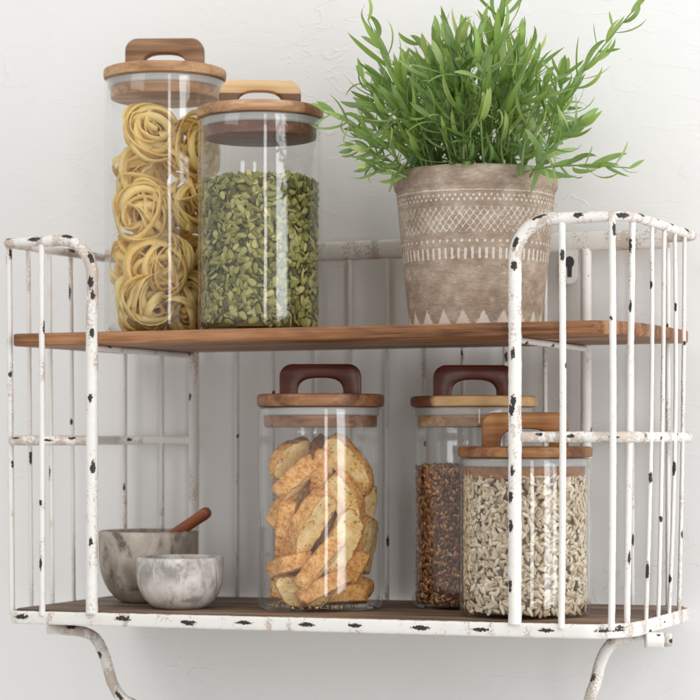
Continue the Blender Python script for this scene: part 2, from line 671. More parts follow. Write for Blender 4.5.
for side, vlist in ((-1, ((92, 283), (92, 296), (92, 333), (90, 398), (92, 467), (92, 542))), (1, ((515, 266), (514, 354), (515, 401), (514, 410), (514, 471), (515, 497), (515, 526), (515, 584), (516, 588)))):
    pts = frame_pts(side)
    z0 = pts[0].z
    ch = []
    for u, v in vlist:
        z = at(u, v, 0).z
        a = R.uniform(-1.0, -.2) if side > 0 else R.uniform(-.5, .3)
        ch.append((z - z0, (TV * math.cos(a) + RV * math.sin(a)), R.uniform(.0055, .0085), R.uniform(.0026, .0042)))
    hpost = TOPZ - RA - z0
    for s in (.018, .045, .085, .125, .15, .2, .25, .3):
        ch.append((hpost + s + R.uniform(-.006, .006), (TV + UP * R.uniform(.1, 1.2) + RV * R.uniform(-.4, .4)).normalized(), R.uniform(.006, .010), R.uniform(.0028, .004)))
    for s in (.05, .16, .27):
        ch.append((s, -TV, .007, .003))
    rad = lambda t: .0063 - .0017 * min(1, max(0, (t - .52) / .08))
    rod('bent_frame', pts, rad, n=14, wear=heavy, chips=ch, lump=.0005)

# flat back rail along the top
m = MB()
pr = resample([Vector((xo0 + .03, DB, .2040)), Vector((xo1 - .03, DB, .2040))], .003)
tube(m, pr, .0105, 16, (0, 0, 1), False, (1.0, .42), .7, rnd_chips(.62, .006, .21), lambda s, t: .55, lump=.0004)
put(m.build('back_rail', PAINT))

# thick back posts
XBL, XBR = at(194, 300, DB).x, at(586, 300, DB).x
for x in (XBL, XBR):
    rod('back_post', [(x, DB, zf(x) - .004), (x, DB, .196)], .0058, .16, 12)

# middle rails: front post > corner > side > back post
for side in (-1, 1):
    xp = XL if side < 0 else XR
    xb = XBL if side < 0 else XBR
    xo = (xo0 + xo1 * 0) if side < 0 else xo1
    xo -= side * .0035
    zz = -.0025 if side < 0 else .0010
    rc = .016 if side < 0 else .026
    p = [Vector((xp + side * .004, .002, zz)), Vector((xo - side * rc, .002, zz))]
    p += arc3((xo - side * rc, rc + .002, zz), (0, -rc, 0), (side * rc, 0, 0), 0, 90, 8)[1:]
    p += [Vector((xo, DB - .02, zz))]
    p += arc3((xo - side * .02, DB - .02, zz), (side * .02, 0, 0), (0, .02, 0), 0, 90, 8)[1:]
    p += [Vector((xb, DB, zz))]
    ch = [(s + R.uniform(-.004, .004), (TV + UP * R.uniform(-.2, .8)).normalized(), R.uniform(.005, .0085), R.uniform(.002, .0032)) for s in (.022, .05, .088, .14, .19, .25, .33)]
    rod('middle_rail', p, .0051, n=12, wear=lambda s, t: 1.2 if t < .35 else .3, chips=ch, flat=(1.0, .75), ref=(0, 0, 1))

# slim supports under the upper board
for xp, xb in ((XL, XBL), (XR, XBR)):
    rod('board_support', [(xp, .002, .0925), (xb, DB, .0925)], .0032, .09, 8)

# thin vertical wires
def wire(xb, yb, xt, yt, r=.0024, ztop=TOPZ, spacing=.075, bow=0.0):
    z0 = zf(xb) - .006
    p0, p1 = Vector((xb, yb, z0)), Vector((xt, yt, ztop))
    mid = (p0 + p1) / 2 + Vector((bow, bow * .4, 0))
    pts = smooth_path([p0, p0.lerp(mid, .5) + Vector((bow * .25, 0, 0)), mid, mid.lerp(p1, .5) + Vector((bow * .25, 0, 0)), p1], .01)
    rod('wire', pts, r, spacing * 1.55, 8, lump=.0003, hl=(.0028, .0110))

for u in (43,):
    x = at(u, 400, 0).x
    wire(x, -.001, x - .001, -.001, .0032, spacing=.06)
wire(-.3330, .0105, -.3370, .0105, .0032, spacing=.07)
for y in (.050, .092, .136, .180):
    wire(-.3345, y, -.3385, y, .0024)
for u in (562, 612):
    x = at(u, 400, 0).x
    wire(x, -.0015, x + .0005, -.0015, .0033, spacing=.062, bow=.001)
wire(.3300, .030, .3395, .016, .0031, spacing=.06)
for y, b in ((.070, .002), (.112, .001), (.150, .003), (.186, .001)):
    wire(.3366, y, .3425, y, .0021, spacing=.09, bow=b)
for u in (125, 162, 237, 273, 312, 350, 387, 424, 463, 505, 545, 632, 668):
    x = at(u, 400, DB).x
    wire(x, DB, x, DB, .0026, spacing=.3, ztop=.196)

# keyhole hanger on the right back post
kp = at(570, 268, DB - .003)
m = MB()
out = [(-.0085, .018), (.0085, .018), (.0085, -.008)] + [(.0085 * math.cos(-a), -.008 + .0085 * math.sin(-a)) for a in [PI * k / 10 for k in range(1, 10)]] + [(-.0085, -.008)]
n = len(out)
vs = [(kp.x + x, kp.y - .001, kp.z + z) for x, z in out] + [(kp.x + x, kp.y + .0015, kp.z + z) for x, z in out]
m.add(vs, [tuple(range(n)), tuple(range(2 * n - 1, n - 1, -1))] + [(k, k + n, (k + 1) % n + n, (k + 1) % n) for k in range(n)], chip=[-1] * (2 * n), wear=[.2] * (2 * n))
plate = put(m.build('hanger_plate', PAINT, smooth=False))
m = MB()
hole = [(.0050 * math.cos(a), .006 + .0062 * math.sin(a)) for a in [math.radians(-60 + 300 * k / 16) for k in range(17)]]
hole += [(-.0022, -.0095), (.0022, -.0095)]
n = len(hole)
m.add([(kp.x + x, kp.y - .0016, kp.z + z) for x, z in hole] + [(kp.x + x, kp.y - .0004, kp.z + z) for x, z in hole],
      [tuple(range(n)), tuple(range(2 * n - 1, n - 1, -1))] + [(k, k + n, (k + 1) % n + n, (k + 1) % n) for k in range(n)])
ho = m.build('keyhole', HOLE_SHADE, plate, smooth=False)  # solid inset, the shade of the opening put into its dark colour

# scrolled brackets below
YB = .085
def bracket(pix, tail):
    pts = [at(u, v, YB) for u, v in pix]
    last = pts[-1]
    pts += [last + Vector(d) for d in tail]
    p = smooth_path(pts, .002)
    ch = [(.03, (TV + UP).normalized(), .008, .0035), (.078, (TV - RV).normalized(), .006, .003), (.128, TV, .009, .003), (.17, TV, .007, .003)]
    m = MB()
    tube(m, p, lambda t: .0058, 12, None, False, (1, 1), .9, ch, lambda s, t: .95, lump=.0005, seed=3)
    put(m.build('bracket', PAINT))
bracket([(49, 629), (66, 630), (83, 632), (95, 638), (103, 652), (108, 668), (113, 684), (123, 699)], [(.012, .02, -.012), (.018, .05, -.030), (.014, .085, -.050), (.010, .118, -.060), (.010, .152, -.062)])
bracket([(650, 634), (634, 635), (620, 638), (608, 648), (600, 664), (596, 681), (590, 699)], [(-.008, .02, -.018), (-.016, .05, -.036), (-.014, .085, -.054), (-.012, .118, -.062), (-.012, .152, -.064)])
# bolt end that shows beside the right bracket
bp = at(655, 640, .075)
m = MB()
tube(m, resample([bp - RV * .0095, bp + RV * .0075], .002), .0076, 16, UP, False, (1, 1), 1, [(.012, (TV + UP).normalized(), .003, .002)], lambda s, t: .3)
tube(m, resample([bp + RV * .0095, bp + RV * .0155], .002), .0066, 16, UP, False, (1, 1), 1, [(.005, (TV + RV).normalized(), .003, .003)], lambda s, t: 1.2)
tube(m, resample([bp + RV * .0070, bp + RV * .0100], .001), .0045, 12, UP)
put(m.build('bolt_end', PAINT))

# ------------------------------------------------------------------ storage jars
RJ, RIN = .0640, .0612

def handle_mesh(mat, parent, w=.084, h=.031, foot=.0185, hole=.0175, th=.0085, z0=0.0, rz=0.0):
    """carrying grip: rounded slab with an arched opening"""
    N = 36
    O, I = [], []
    rc = .013
    hw = w / 2
    # outer outline from left foot over the top to right foot
    def outer(t):
        L1 = h - rc; La = rc * PI / 2; L2 = w - 2 * rc
        s = t * (2 * L1 + 2 * La + L2)
        if s < L1: return (-hw, s)
        s -= L1
        if s < La:
            a = s / rc; return (-hw + rc - rc * math.cos(a), h - rc + rc * math.sin(a))
        s -= La
        if s < L2: return (-hw + rc + s, h)
        s -= L2
        if s < La:
            a = s / rc; return (hw - rc + rc * math.sin(a), h - rc + rc * math.cos(a))
        s -= La
        return (hw, max(0, L1 - s))
    def inner(t):
        a = PI * (1 - t)
        q = .72
        c, s = math.cos(a), math.sin(a)
        return ((hw - foot) * math.copysign(abs(c) ** q, c), hole * abs(s) ** .62)
    b = .0028
    m = MB()
    verts, faces = [], []
    for i in range(N + 1):
        t = i / N
        o, q = Vector(outer(t)), Vector(inner(t))
        d = (o - q).normalized()
        sec = [(o, th - b), (o - d * b * .3, th - b * .3), (o - d * b, th), (q + d * b, th), (q + d * b * .3, th - b * .3), (q, th - b),
               (q, -th + b), (q + d * b * .3, -th + b * .3), (q + d * b, -th), (o - d * b, -th), (o - d * b * .3, -th + b * .3), (o, -th + b)]
        for p, y in sec:
            verts.append((p.x, y, p.y))
    k = 12
    for i in range(N):
        for j in range(k):
            j2 = (j + 1) % k
            faces.append((i * k + j, i * k + j2, (i + 1) * k + j2, (i + 1) * k + j))
    faces += [tuple(range(k)), tuple(N * k + j for j in range(k - 1, -1, -1))]
    m.add(verts, faces)
    o = m.build('handle', mat, parent)
    sharp(o, 40)
    o.location = (0, 0, z0)
    o.rotation_euler = (0, 0, rz)
    return o


def jar(pos, height, label, lid_mat, handle_mat, plug_mat, rz, lid_t=.0115, hh=.031):
    t = thing('storage_jar', pos, label, 'jar', 'glass storage jars with wooden lids')
    H = height
    m = MB()
    prof = [(0, .0012), (RJ - .010, .0005), (RJ - .006, 0), (RJ - .0028, .0012), (RJ - .0008, .004), (RJ, .008)]
    prof += [(RJ, .008 + (H - .010) * k / 8) for k in range(1, 9)]
    prof += [(RJ - .0006, H - .0006), (RJ - .0014, H), (RIN + .0006, H - .0006), (RIN, H - .002)]
    prof += [(RIN, H - .002 - (H - .016) * k / 8) for k in range(1, 9)]
    prof += [(RIN - .0012, .0062), (RIN - .005, .0036), (RIN - .012, .0031), (0, .003)]
    lathe(m, prof, 96)
    m.build('glass_body', GLASS, t)
    m = MB()
    rl = .0655
    e = .003
    prof = [(0, 0), (rl - e, 0), (rl - e * .3, e * .3), (rl, e), (rl, lid_t - e), (rl - e * .3, lid_t - e * .3), (rl - e, lid_t), (0, lid_t)]
    lathe(m, prof, 96)
    lid = m.build('lid', lid_mat, t, loc=(0, 0, H + .0008))
    lid.rotation_euler = (0, 0, rz)
    sharp(lid, 40)
    handle_mesh(handle_mat, lid, z0=lid_t - .0004, h=hh)
    m = MB()
    rs = RIN - .0006
    prof = [(rs - .006, 0), (rs, -.0005), (rs + .0003, -.003), (rs - .0008, -.0045), (rs, -.006), (rs - .0008, -.0085), (rs - .006, -.0088)]
    lathe(m, prof, 80)
    m.build('seal', SEAL, lid, loc=(0, 0, -.0002))
    m = MB()
    rp = RIN - .0030
    prof = [(0, -.0205), (rp - .0025, -.0205), (rp - .0006, -.0198), (rp, -.018), (rp, -.0088), (rp - .0048, -.0086), (rp - .0048, 0), (0, 0)]
    lathe(m, prof, 80)
    sharp(m.build('plug', plug_mat, lid, loc=(0, 0, -.0002)), 40)
    return t


W = m_wood
walnut = W('walnut grip', (.14, .07, .034), (.27, .145, .075), (.40, .24, .135), 0, .8, .5, .7)
tan = W('tan acacia lid', (.27, .135, .06), (.46, .26, .125), (.62, .40, .22), 0, .8, .5, 2.9)
tan2 = W('warm acacia lid', (.20, .09, .042), (.38, .20, .10), (.56, .34, .19), 0, .7, .5, 5.1)
pale = W('pale acacia grip', (.55, .34, .16), (.68, .46, .24), (.76, .55, .33), 0, .6, .5, 8.4, split=(2, .0150, .0012, (.16, .085, .045), -1))
darkplug = W('dark acacia plug', (.085, .030, .017), (.17, .070, .040), (.27, .125, .072), 0, .8, .5, 3.3)
mahog = W('mahogany grip', (.022, .004, .003), (.095, .016, .008), (.19, .042, .018), 0, .9, .30, 1.9)
brown = W('brown acacia lid', (.11, .042, .018), (.24, .105, .046), (.38, .19, .09), 0, .8, .45, 6.6)
twotone = W('two tone acacia lid', (.50, .28, .11), (.63, .40, .18), (.72, .50, .27), 0, .6, .45, 7.7, split=(0, -.045, .006, (.14, .045, .02), -1))
amber = W('amber acacia', (.12, .042, .014), (.27, .108, .034), (.42, .20, .072), 0, .8, .4, 9.2)

ZU = .1092
JPOS = {'pasta': Vector((*at(165, 0, .112).xy, ZU)), 'pumpkin': Vector((*at(260, 0, .080).xy, ZU))}
for k, u, y in (('biscuit', 320.5, .100), ('rear', 474, .166), ('sun', 525, .073)):
    p = at(u, 0, y)
    JPOS[k] = Vector((p.x, p.y, zf(p.x) + .0002))
JH = {'pasta': .381 - ZU, 'pumpkin': .3275 - ZU, 'biscuit': .0310 - JPOS['biscuit'].z, 'rear': .0310 - JPOS['rear'].z, 'sun': -.0195 - JPOS['sun'].z}
jar(JPOS['pasta'], JH['pasta'], 'tallest glass jar, filled with yellow pasta nests, on the upper shelf', tan, walnut, tan, TH - .05, .0115, .0335)
jar(JPOS['pumpkin'], JH['pumpkin'], 'glass jar of green pumpkin seeds under a pale grip, beside the pasta jar', tan2, pale, darkplug, TH + .08, .0115, .0285)
jar(JPOS['biscuit'], JH['biscuit'], 'glass jar of golden biscuits with brown lid and dark red grip, on the lower shelf', brown, mahog, brown, TH - .02, .0130, .0315)
jar(JPOS['rear'], JH['rear'], 'glass jar of brown grains with pale lid and dark grip, behind the sunflower seeds', twotone, mahog, tan, TH + .02, .0110, .0325)
jar(JPOS['sun'], JH['sun'], 'shortest glass jar, holding cream sunflower seeds under an amber wooden lid', amber, amber, amber, TH - .06, .0105, .0335)

# ------------------------------------------------------------------ pasta nests
def nest_mesh(seed, rad=.0345):
    r = random.Random(seed)
    m = MB()
    for st in range(27):
        turns = r.uniform(.6, 1.9)
        n = int(turns * 26)
        r0 = rad * (.10 + .88 * r.random() ** .75)
        a0 = r.uniform(0, 2 * PI)
        z0 = r.uniform(-.017, .017) * (1.15 - r0 / rad * .3)
        tilt = Euler((r.gauss(0, .42), r.gauss(0, .42), 0)).to_matrix()
        ex = r.uniform(.82, 1.0)
        ph, ph2 = r.uniform(0, 6), r.uniform(0, 6)
        cx, cy = r.gauss(0, .0035), r.gauss(0, .0035)
        lean0 = r.uniform(-.9, .9)
        wd = r.uniform(.0028, .0043)
        pts, wid = [], []
        for i in range(n + 1):
            t = i / n
            a = a0 + turns * 2 * PI * t
            rr = r0 * (1 + .15 * math.sin(2 * a * .8 + ph)) * (1 - .22 * t if st % 3 else 1)
            p = Vector((cx + rr * math.cos(a), cy + rr * ex * math.sin(a), z0 + .0045 * math.sin(a * .9 + ph2) + .004 * (t - .5)))
            q = tilt @ p
            if q.xy.length > rad: q.x, q.y = q.x * rad / q.xy.length, q.y * rad / q.xy.length
            pts.append(q)
            lean = lean0 + .7 * math.sin(a * .6 + ph)
            rd = Vector((math.cos(a), math.sin(a), 0))
            wid.append((Vector((0, 0, 1)) * math.cos(lean) + rd * math.sin(lean)))
        verts, faces = [], []
        h = .00045
        for i, p in enumerate(pts):
            T = (pts[min(i + 1, n)] - pts[max(i - 1, 0)]).normalized()
            wv = (wid[i] - T * wid[i].dot(T)).normalized() * wd
            nv = T.cross(wv).normalized() * h
            verts += [p - wv - nv, p + wv - nv, p + wv + nv, p - wv + nv]
        for i in range(n):
            for k in range(4):
                k2 = (k + 1) % 4
                faces.append((i * 4 + k, i * 4 + k2, i * 4 + 4 + k2, i * 4 + 4 + k))
        faces += [(3, 2, 1, 0), (n * 4, n * 4 + 1, n * 4 + 2, n * 4 + 3)]
        m.add(verts, faces)
    return m


jp = JPOS['pasta']
nests = [  # photo column, row, depth towards the camera, tilt, label
    (154, 134, .024, (.05, -.25), 'pasta nest just under the lid, its round coil facing out'),
    (192, 146, .004, (.3, .7), 'pasta nest under the lid behind the bright streak on the glass'),
    (132, 178, -.026, (.7, -.5), 'shaded pasta nest at the back, between the top nest and the one below it'),
    (149, 216, .026, (-.35, -.2), 'pasta nest halfway up the jar with loose open loops'),
    (188, 206, .004, (.2, .8), 'pasta nest halfway up, half hidden behind the pumpkin seed jar'),
    (162, 268, .028, (.25, .25), 'pasta nest below the halfway nest with a long loop crossing it'),
    (127, 262, -.020, (.2, -.9), 'pasta nest low on the side of the jar nearest the white cage'),
    (196, 262, -.014, (.3, .5), 'pasta nest low at the back beside the pumpkin seeds'),
    (150, 312, .026, (-.5, .1), 'bottom front pasta nest resting on the base of the jar'),
    (190, 314, .010, (.4, .5), 'bottom pasta nest on the side next to the pumpkin seeds'),
    (132, 312, -.026, (.3, -.6), 'bottom pasta nest at the back of the jar'),
]
for i, (u, v, d, (rx, ry), lab) in enumerate(nests):
    base = at(u, v, jp.y)
    lat = (base - jp).dot(RV)
    lim = .0605 - .0300
    q = Vector((lat, d))
    if q.length > lim: q = q * (lim / q.length)
    c = Vector((jp.x, jp.y, 0)) + RV * q.x + TV * q.y
    c.z = max(base.z, ZU + .033)
    rot = Matrix((RV, UP, TV)).transposed() @ Euler((rx, ry, R.uniform(0, 6))).to_matrix()   # local z faces the camera
    nm = nest_mesh(100 + i)
    inv = rot.transposed()
    nv = []
    for p in nm.v:
        q = rot @ Vector(p) + c
        h = Vector((q.x - jp.x, q.y - jp.y))
        if h.length > .0590:                                    # pressed flat against the glass
            k = (.0590 + min(.0015, (h.length - .0590) * .06)) / h.length
            q.x, q.y = jp.x + h.x * k, jp.y + h.y * k
        q.z = max(q.z, ZU + .0034 + max(0, (q.z - ZU) * .04))
        q.z = min(q.z, ZU + JH['pasta'] - .023)
        nv.append(tuple(inv @ (q - c)))
    nm.v = nv
    o = nm.build('pasta_nest', PASTA)
    o.matrix_world = Matrix.Translation(c) @ rot.to_4x4()
    tag(o, lab, 'pasta nest', 'nests of ribbon pasta in the tallest jar')

# ------------------------------------------------------------------ seeds
def seed_mesh(L, Wd, T, point=.75, n=10, rings=8, rnd=.72):
    """flat teardrop along x"""
    verts, faces = [], []
    verts.append((-L / 2, 0, 0))
    for i in range(1, rings):
        t = i / rings
        x = -L / 2 + L * t
        w = Wd / 2 * (math.sin(PI * t ** point) ** rnd)
        h = T / 2 * math.sin(PI * t ** point) ** .7
        for k in range(n):
            a = 2 * PI * k / n
            verts.append((x, w * math.cos(a), h * math.sin(a)))
    verts.append((L / 2, 0, 0))
    for k in range(n):
        faces.append((0, 1 + (k + 1) % n, 1 + k))
    for i in range(rings - 2):
        for k in range(n):
            k2 = (k + 1) % n
            faces.append((1 + i * n + k, 1 + i * n + k2, 1 + (i + 1) * n + k2, 1 + (i + 1) * n + k))
    b = 1 + (rings - 2) * n
    e = len(verts) - 1
    for k in range(n):
        faces.append((b + k, b + (k + 1) % n, e))
    return verts, faces


def fill_jar(key, name, label, cat, group, stuff_name, stuff_label, mat, dims, ztop, rmax, n_ind, n_fill, flat_sigma, mindist, arc, upright=0.0, core=(.1, .1, .1), u_min=None, u_max=None):
    r = random.Random(len(key) * 77)
    jp = JPOS[key]
    zb = .0040
    H = ztop - jp.z
    var = [seed_mesh(*[d * s for d, s in zip(dims, sc)], rnd=.56 if key == 'pumpkin' else .72) for sc in ((1, 1, 1), (.9, .93, 1.1), (1.1, 1.03, .95))]
    camdir = math.atan2(TV.y, TV.x)

    def place(a, z, rr, sig):
        rad = Vector((math.cos(a), math.sin(a), 0))
        tan = Vector((-math.sin(a), math.cos(a), 0))
        nrm = (rad + tan * r.gauss(0, sig) + UP * r.gauss(0, sig)).normalized()
        ang = r.gauss(PI / 2, upright) if upright else r.uniform(0, PI)
        if r.random() < .5: ang += PI
        x = tan * math.cos(ang) + UP * math.sin(ang)
        x = (x - nrm * x.dot(nrm)).normalized()
        y = nrm.cross(x)
        # push inwards so that no tip pokes through the glass
        ext = max(abs(x.dot(rad)) * dims[0] / 2, abs(y.dot(rad)) * dims[1] / 2, abs(nrm.dot(rad)) * dims[2] / 2)
        sag = (dims[0] / 2) ** 2 / (2 * rmax) * abs(x.dot(tan))
        c = rad * (rr - ext - sag * .6) + UP * z
        return Matrix.Translation(jp + c) @ Matrix((x, y, nrm)).transposed().to_4x4()

    pts = []
    tries = 0
    while len(pts) < n_ind and tries < 60000:
        tries += 1
        a = camdir + r.uniform(-arc[0], arc[1])
        z = r.uniform(zb + dims[1] * .35, H - dims[1] * .2)
        ok = True
        for (b, w) in pts:
            if abs(z - w) < mindist and math.hypot((a - b) * rmax, z - w) < mindist:
                ok = False; break
        if ok: pts.append((a, z))
    meshes = []
    for v, f in var:
        mm = MB(); mm.add(v, f)
        meshes.append(mm.mesh(name, mat))
    proto = bpy.data.objects.new(name, meshes[0])
    tag(proto, label, cat, group)
    first = True
    for i, (a, z) in enumerate(pts):
        if first:
            o = proto; first = False
        else:
            o = proto.copy(); o.data = meshes[i % 3]
        COL.objects.link(o)
        o.matrix_world = place(a, z, rmax, flat_sigma)
    m = MB()
    for i in range(n_fill):
        a = r.uniform(0, 2 * PI)
        k = r.random()
        if k < .84:
            z = r.uniform(zb + dims[1] * .3, H - dims[1] * .2); rr = rmax - abs(r.gauss(.0008, dims[2] * .75)) - dims[2] * .25; M = place(a, z, rr, flat_sigma * 1.1)
        else:
            rr = rmax * math.sqrt(r.random()); z = H + r.uniform(-dims[2], dims[2]) ; M = place(a, z, max(.012, rr), 1.2)
        v, f = var[i % 3]
        m.add([M @ Vector(p) for p in v], f)
    lathe(m, [(0, zb), (rmax - .0095, zb), (rmax - .0095, H - .004), (0, H - .003)], 40, center=jp)
    o = m.build(stuff_name, mat)
    tag(o, stuff_label, cat, kind='stuff')


PUMP = m_seed('pumpkin seed skin', [(0, (.075, .07, .018)), (.2, (.16, .15, .035)), (.45, (.265, .245, .06)), (.7, (.33, .32, .105)), (.92, (.41, .38, .15)), (1, (.54, .46, .18))], .5, spec=.22)
SUNS = m_seed('sunflower kernel', [(0, (.40, .28, .16)), (.3, (.60, .47, .32)), (.7, (.74, .61, .44)), (1, (.84, .73, .57))], .6, 350, .18)
GRAIN = m_seed('brown grain', [(0, (.10, .030, .010)), (.35, (.21, .068, .022)), (.7, (.34, .13, .045)), (.9, (.50, .25, .10)), (1, (.60, .38, .19))], .4)
fill_jar('pumpkin', 'pumpkin_seed', 'flat olive green pumpkin seed lying against the glass of the jar', 'seed', 'pumpkin seeds in the jar with the pale grip', 'pumpkin_seed_fill',
         'green pumpkin seeds filling the jar behind the front layer', PUMP, (.0114, .0069, .0026), .263, .0606, 300, 2600, .72, .0046, (1.62, 1.62))
fill_jar('sun', 'sunflower_seed', 'slender cream sunflower kernel lying against the glass of the short jar', 'seed', 'sunflower kernels in the short jar', 'sunflower_seed_fill',
         'cream sunflower kernels filling the short jar behind the front layer', SUNS, (.0100, .0040, .0027), -.0385, .0606, 300, 3600, .26, .0046, (1.5, 1.5))
fill_jar('rear', 'grain', 'tiny reddish brown grain lying against the glass of the rear jar', 'grain', 'brown grains in the rear jar', 'grain_fill',
         'reddish brown grains filling the rear jar behind the front layer', GRAIN, (.0066, .0038, .0022), -.0305, .0606, 300, 5200, .6, .0030, (1.55, .35))

# ------------------------------------------------------------------ biscuits
def biscuit_mesh(seed, L=.074, Hh=.034, Th=.019):
    """slice of a flat loaf: domed crust on top, flat crust below, crumb on both cut faces"""
    r = random.Random(seed)
    N = 64
    out = []
    skew = r.choice((-1, 1)) * r.uniform(.12, .34)
    for k in range(N):
        a = 2 * PI * k / N
        c, s = math.cos(a), math.sin(a)
        x = L / 2 * math.copysign(abs(c) ** .66, c)
        y = (Hh * .68 * abs(s) ** .8 if s > 0 else -Hh * .32 * abs(s) ** .35)
        out.append(Vector((x + skew * y * 2, y, 0)))
    rings = []                                    # (scale, z, crust)
    for q in (.0, .25, .5, .7, .84, .93): rings.append((q, Th / 2 * (1 - .04 * q), 0.0))
    rings += [(.985, Th / 2 * .97, .5), (1.0, Th / 2 * .80, 1), (1.01, Th * .2, 1), (1.015, 0, 1), (1.01, -Th * .2, 1), (1.0, -Th / 2 * .80, 1), (.985, -Th / 2 * .97, .5)]
    for q in (.93, .84, .7, .5, .25, .0): rings.append((q, -Th / 2 * (1 - .04 * q), 0.0))
    verts, faces, cr, idx = [], [], [], []
    for q, z, c in rings:
        if q == 0:
            idx.append([len(verts)] * N); verts.append(Vector((0, Hh * .12, z))); cr.append(c)
        else:
            idx.append(list(range(len(verts), len(verts) + N)))
            for p in out:
                verts.append(Vector((p.x * q, Hh * .12 * (1 - q) + p.y * q, z))); cr.append(c)
    for A, B in zip(idx, idx[1:]):
        for k in range(N):
            k2 = (k + 1) % N
            f = []
            for i in (A[k], A[k2], B[k2], B[k]):
                if i not in f: f.append(i)
            faces.append(tuple(f))
    off = Vector((seed * 3.1, 0, 0))
    verts = [v + v.normalized() * (.0026 * noise.noise(v * 45 + off) + .0016 * noise.noise(v * 120 + off) + .0011 * noise.noise(v * 300 + off)) for v in verts]
    m = MB()
    m.add(verts, faces, crust=cr)
    return m.mesh('biscuit', BISC)


jb = JPOS['biscuit']
BIS = [  # column, row, towards camera, in-plane angle, roll (0 cut face, 90 domed crust), length, label
    (294, 458, -.004, 72, 28, .62, 'small darker biscuit standing upright, highest on the side near the mortar'),
    (288, 478, .030, 42, 75, .80, 'biscuit with orange crust leaning against the glass below the upright one'),
    (316, 456, -.020, 60, 80, .60, 'rounded brown biscuit tip between the upright biscuit and the pale top slice'),
    (353, 468, .022, -48, 20, 1.02, 'large pale biscuit slice sloping down at the top next to the grain jar'),
    (324, 478, .018, 80, 70, .75, 'biscuit with rosy crust below the rounded brown tip'),
    (347, 503, .034, -58, 25, .85, 'pale biscuit slice lying under the large sloping top slice'),
    (279, 530, .028, 82, 82, .85, 'smooth crusted biscuit standing upright against the glass, halfway down near the bowls'),
    (302, 497, .004, 50, 10, .70, 'shaded biscuit showing its cut face, wedged in the middle of the jar'),
    (309, 524, .044, 57, 48, 1.05, 'big biscuit in the centre with crust above and speckled cut face below'),
    (320, 560, .052, 52, 78, .95, 'long narrow crusted biscuit slanting below the big central one'),
    (354, 546, .042, 62, 12, 1.05, 'pale biscuit slice with holes leaning on the side near the grain jar'),
    (375, 545, .006, 80, 60, .85, 'biscuit edge squeezed against the glass behind the pale leaning slice'),
    (288, 564, .026, 14, 78, .66, 'small wedge of crusted biscuit above the bottom speckled slice'),
    (283, 598, .046, 3, 6, .66, 'speckled oval biscuit lying at the bottom near the small bowl'),
    (322, 598, .046, 28, 84, .85, 'flat crusted biscuit at the bottom front below the narrow slanting one'),
    (358, 597, .036, 3, 82, .90, 'flat crusted biscuit at the bottom on the side near the grain jar'),
    (370, 576, .024, 62, 85, .70, 'crusted biscuit stub just above the flat bottom biscuit near the grain jar'),
    (300, 604, .010, -8, 84, .9, 'crusted biscuit lying flat on the jar base behind the speckled oval one'),
    (280, 505, .012, 62, 60, .7, 'crusted biscuit pressed to the glass between the leaning one and the upright smooth one'),
    (372, 512, .010, 84, 35, .8, 'biscuit squeezed upright against the glass under the large sloping slice'),
    (335, 530, .006, 75, 40, .95, None), (300, 560, -.006, 40, 60, .9, None), (340, 585, .000, -20, 60, .9, None),
    (318, 500, -.012, 30, 50, .9, None), (350, 500, -.020, 80, 30, .9, None),
]
hidden = ['biscuit deep in the jar behind the big central one', 'biscuit deep in the jar behind the narrow slanting one', 'biscuit deep at the bottom behind the flat crusted ones',
          'biscuit deep in the jar above the middle', 'biscuit deep in the jar behind the pale slice under the top']
hid = iter(hidden)
for i, (u, v, d, ang, roll, ls, lab) in enumerate(BIS):
    base = at(u, v, jb.y)
    lat = (base - jb).dot(RV)
    q = Vector((lat, d))
    a, rl = math.radians(ang), math.radians(roll)
    Lx = RV * math.cos(a) + UP * math.sin(a)
    Mx = -RV * math.sin(a) + UP * math.cos(a)
    Nz = TV * math.cos(rl) - Mx * math.sin(rl)
    Yx = Nz.cross(Lx)
    me = biscuit_mesh(i + 1, .065 * ls, .0310 * R.uniform(.9, 1.05), .0180 * R.uniform(.92, 1.1))
    rot = Matrix((Lx, Yx, Nz)).transposed()
    # keep every corner inside the jar
    for _ in range(14):
        worst, wv = 0, None
        for vv in me.vertices:
            pp = rot @ vv.co
            h = Vector((q.x + pp.dot(RV), q.y + pp.dot(TV)))
            if h.length > worst: worst, wv = h.length, h
        if worst <= .0600: break
        q -= wv.normalized() * (worst - .0598)
    zmin = min((rot @ vv.co).z for vv in me.vertices)
    z = max(base.z, jb.z + .0034 - zmin)
    c = Vector((jb.x, jb.y, 0)) + RV * q.x + TV * q.y
    c.z = z
    o = bpy.data.objects.new('biscuit', me)
    COL.objects.link(o)
    o.matrix_world = Matrix.Translation(c) @ rot.to_4x4()
    tag(o, lab or next(hid), 'biscuit', 'golden biscuits in the jar')
# loose crumbs on the glass base
m = MB()
rc = random.Random(8)
for i in range(70):
    a, rr = rc.uniform(0, 2 * PI), .057 * math.sqrt(rc.random())
    s = rc.uniform(.0006, .0022)
    v, f = seed_mesh(s * 2, s * 1.6, s * 1.2, .9, 6, 4)
    M = Matrix.Translation(jb + Vector((rr * math.cos(a), rr * math.sin(a), .0034 + s * .4))) @ Euler((rc.uniform(0, 6), rc.uniform(0, 6), 0)).to_matrix().to_4x4()
    m.add([M @ Vector(p) for p in v], f, crust=[rc.choice((0, 1))] * len(v))
tag(m.build('biscuit_crumbs', BISC), 'crumbs scattered on the bottom of the biscuit jar', 'crumbs', kind='stuff')

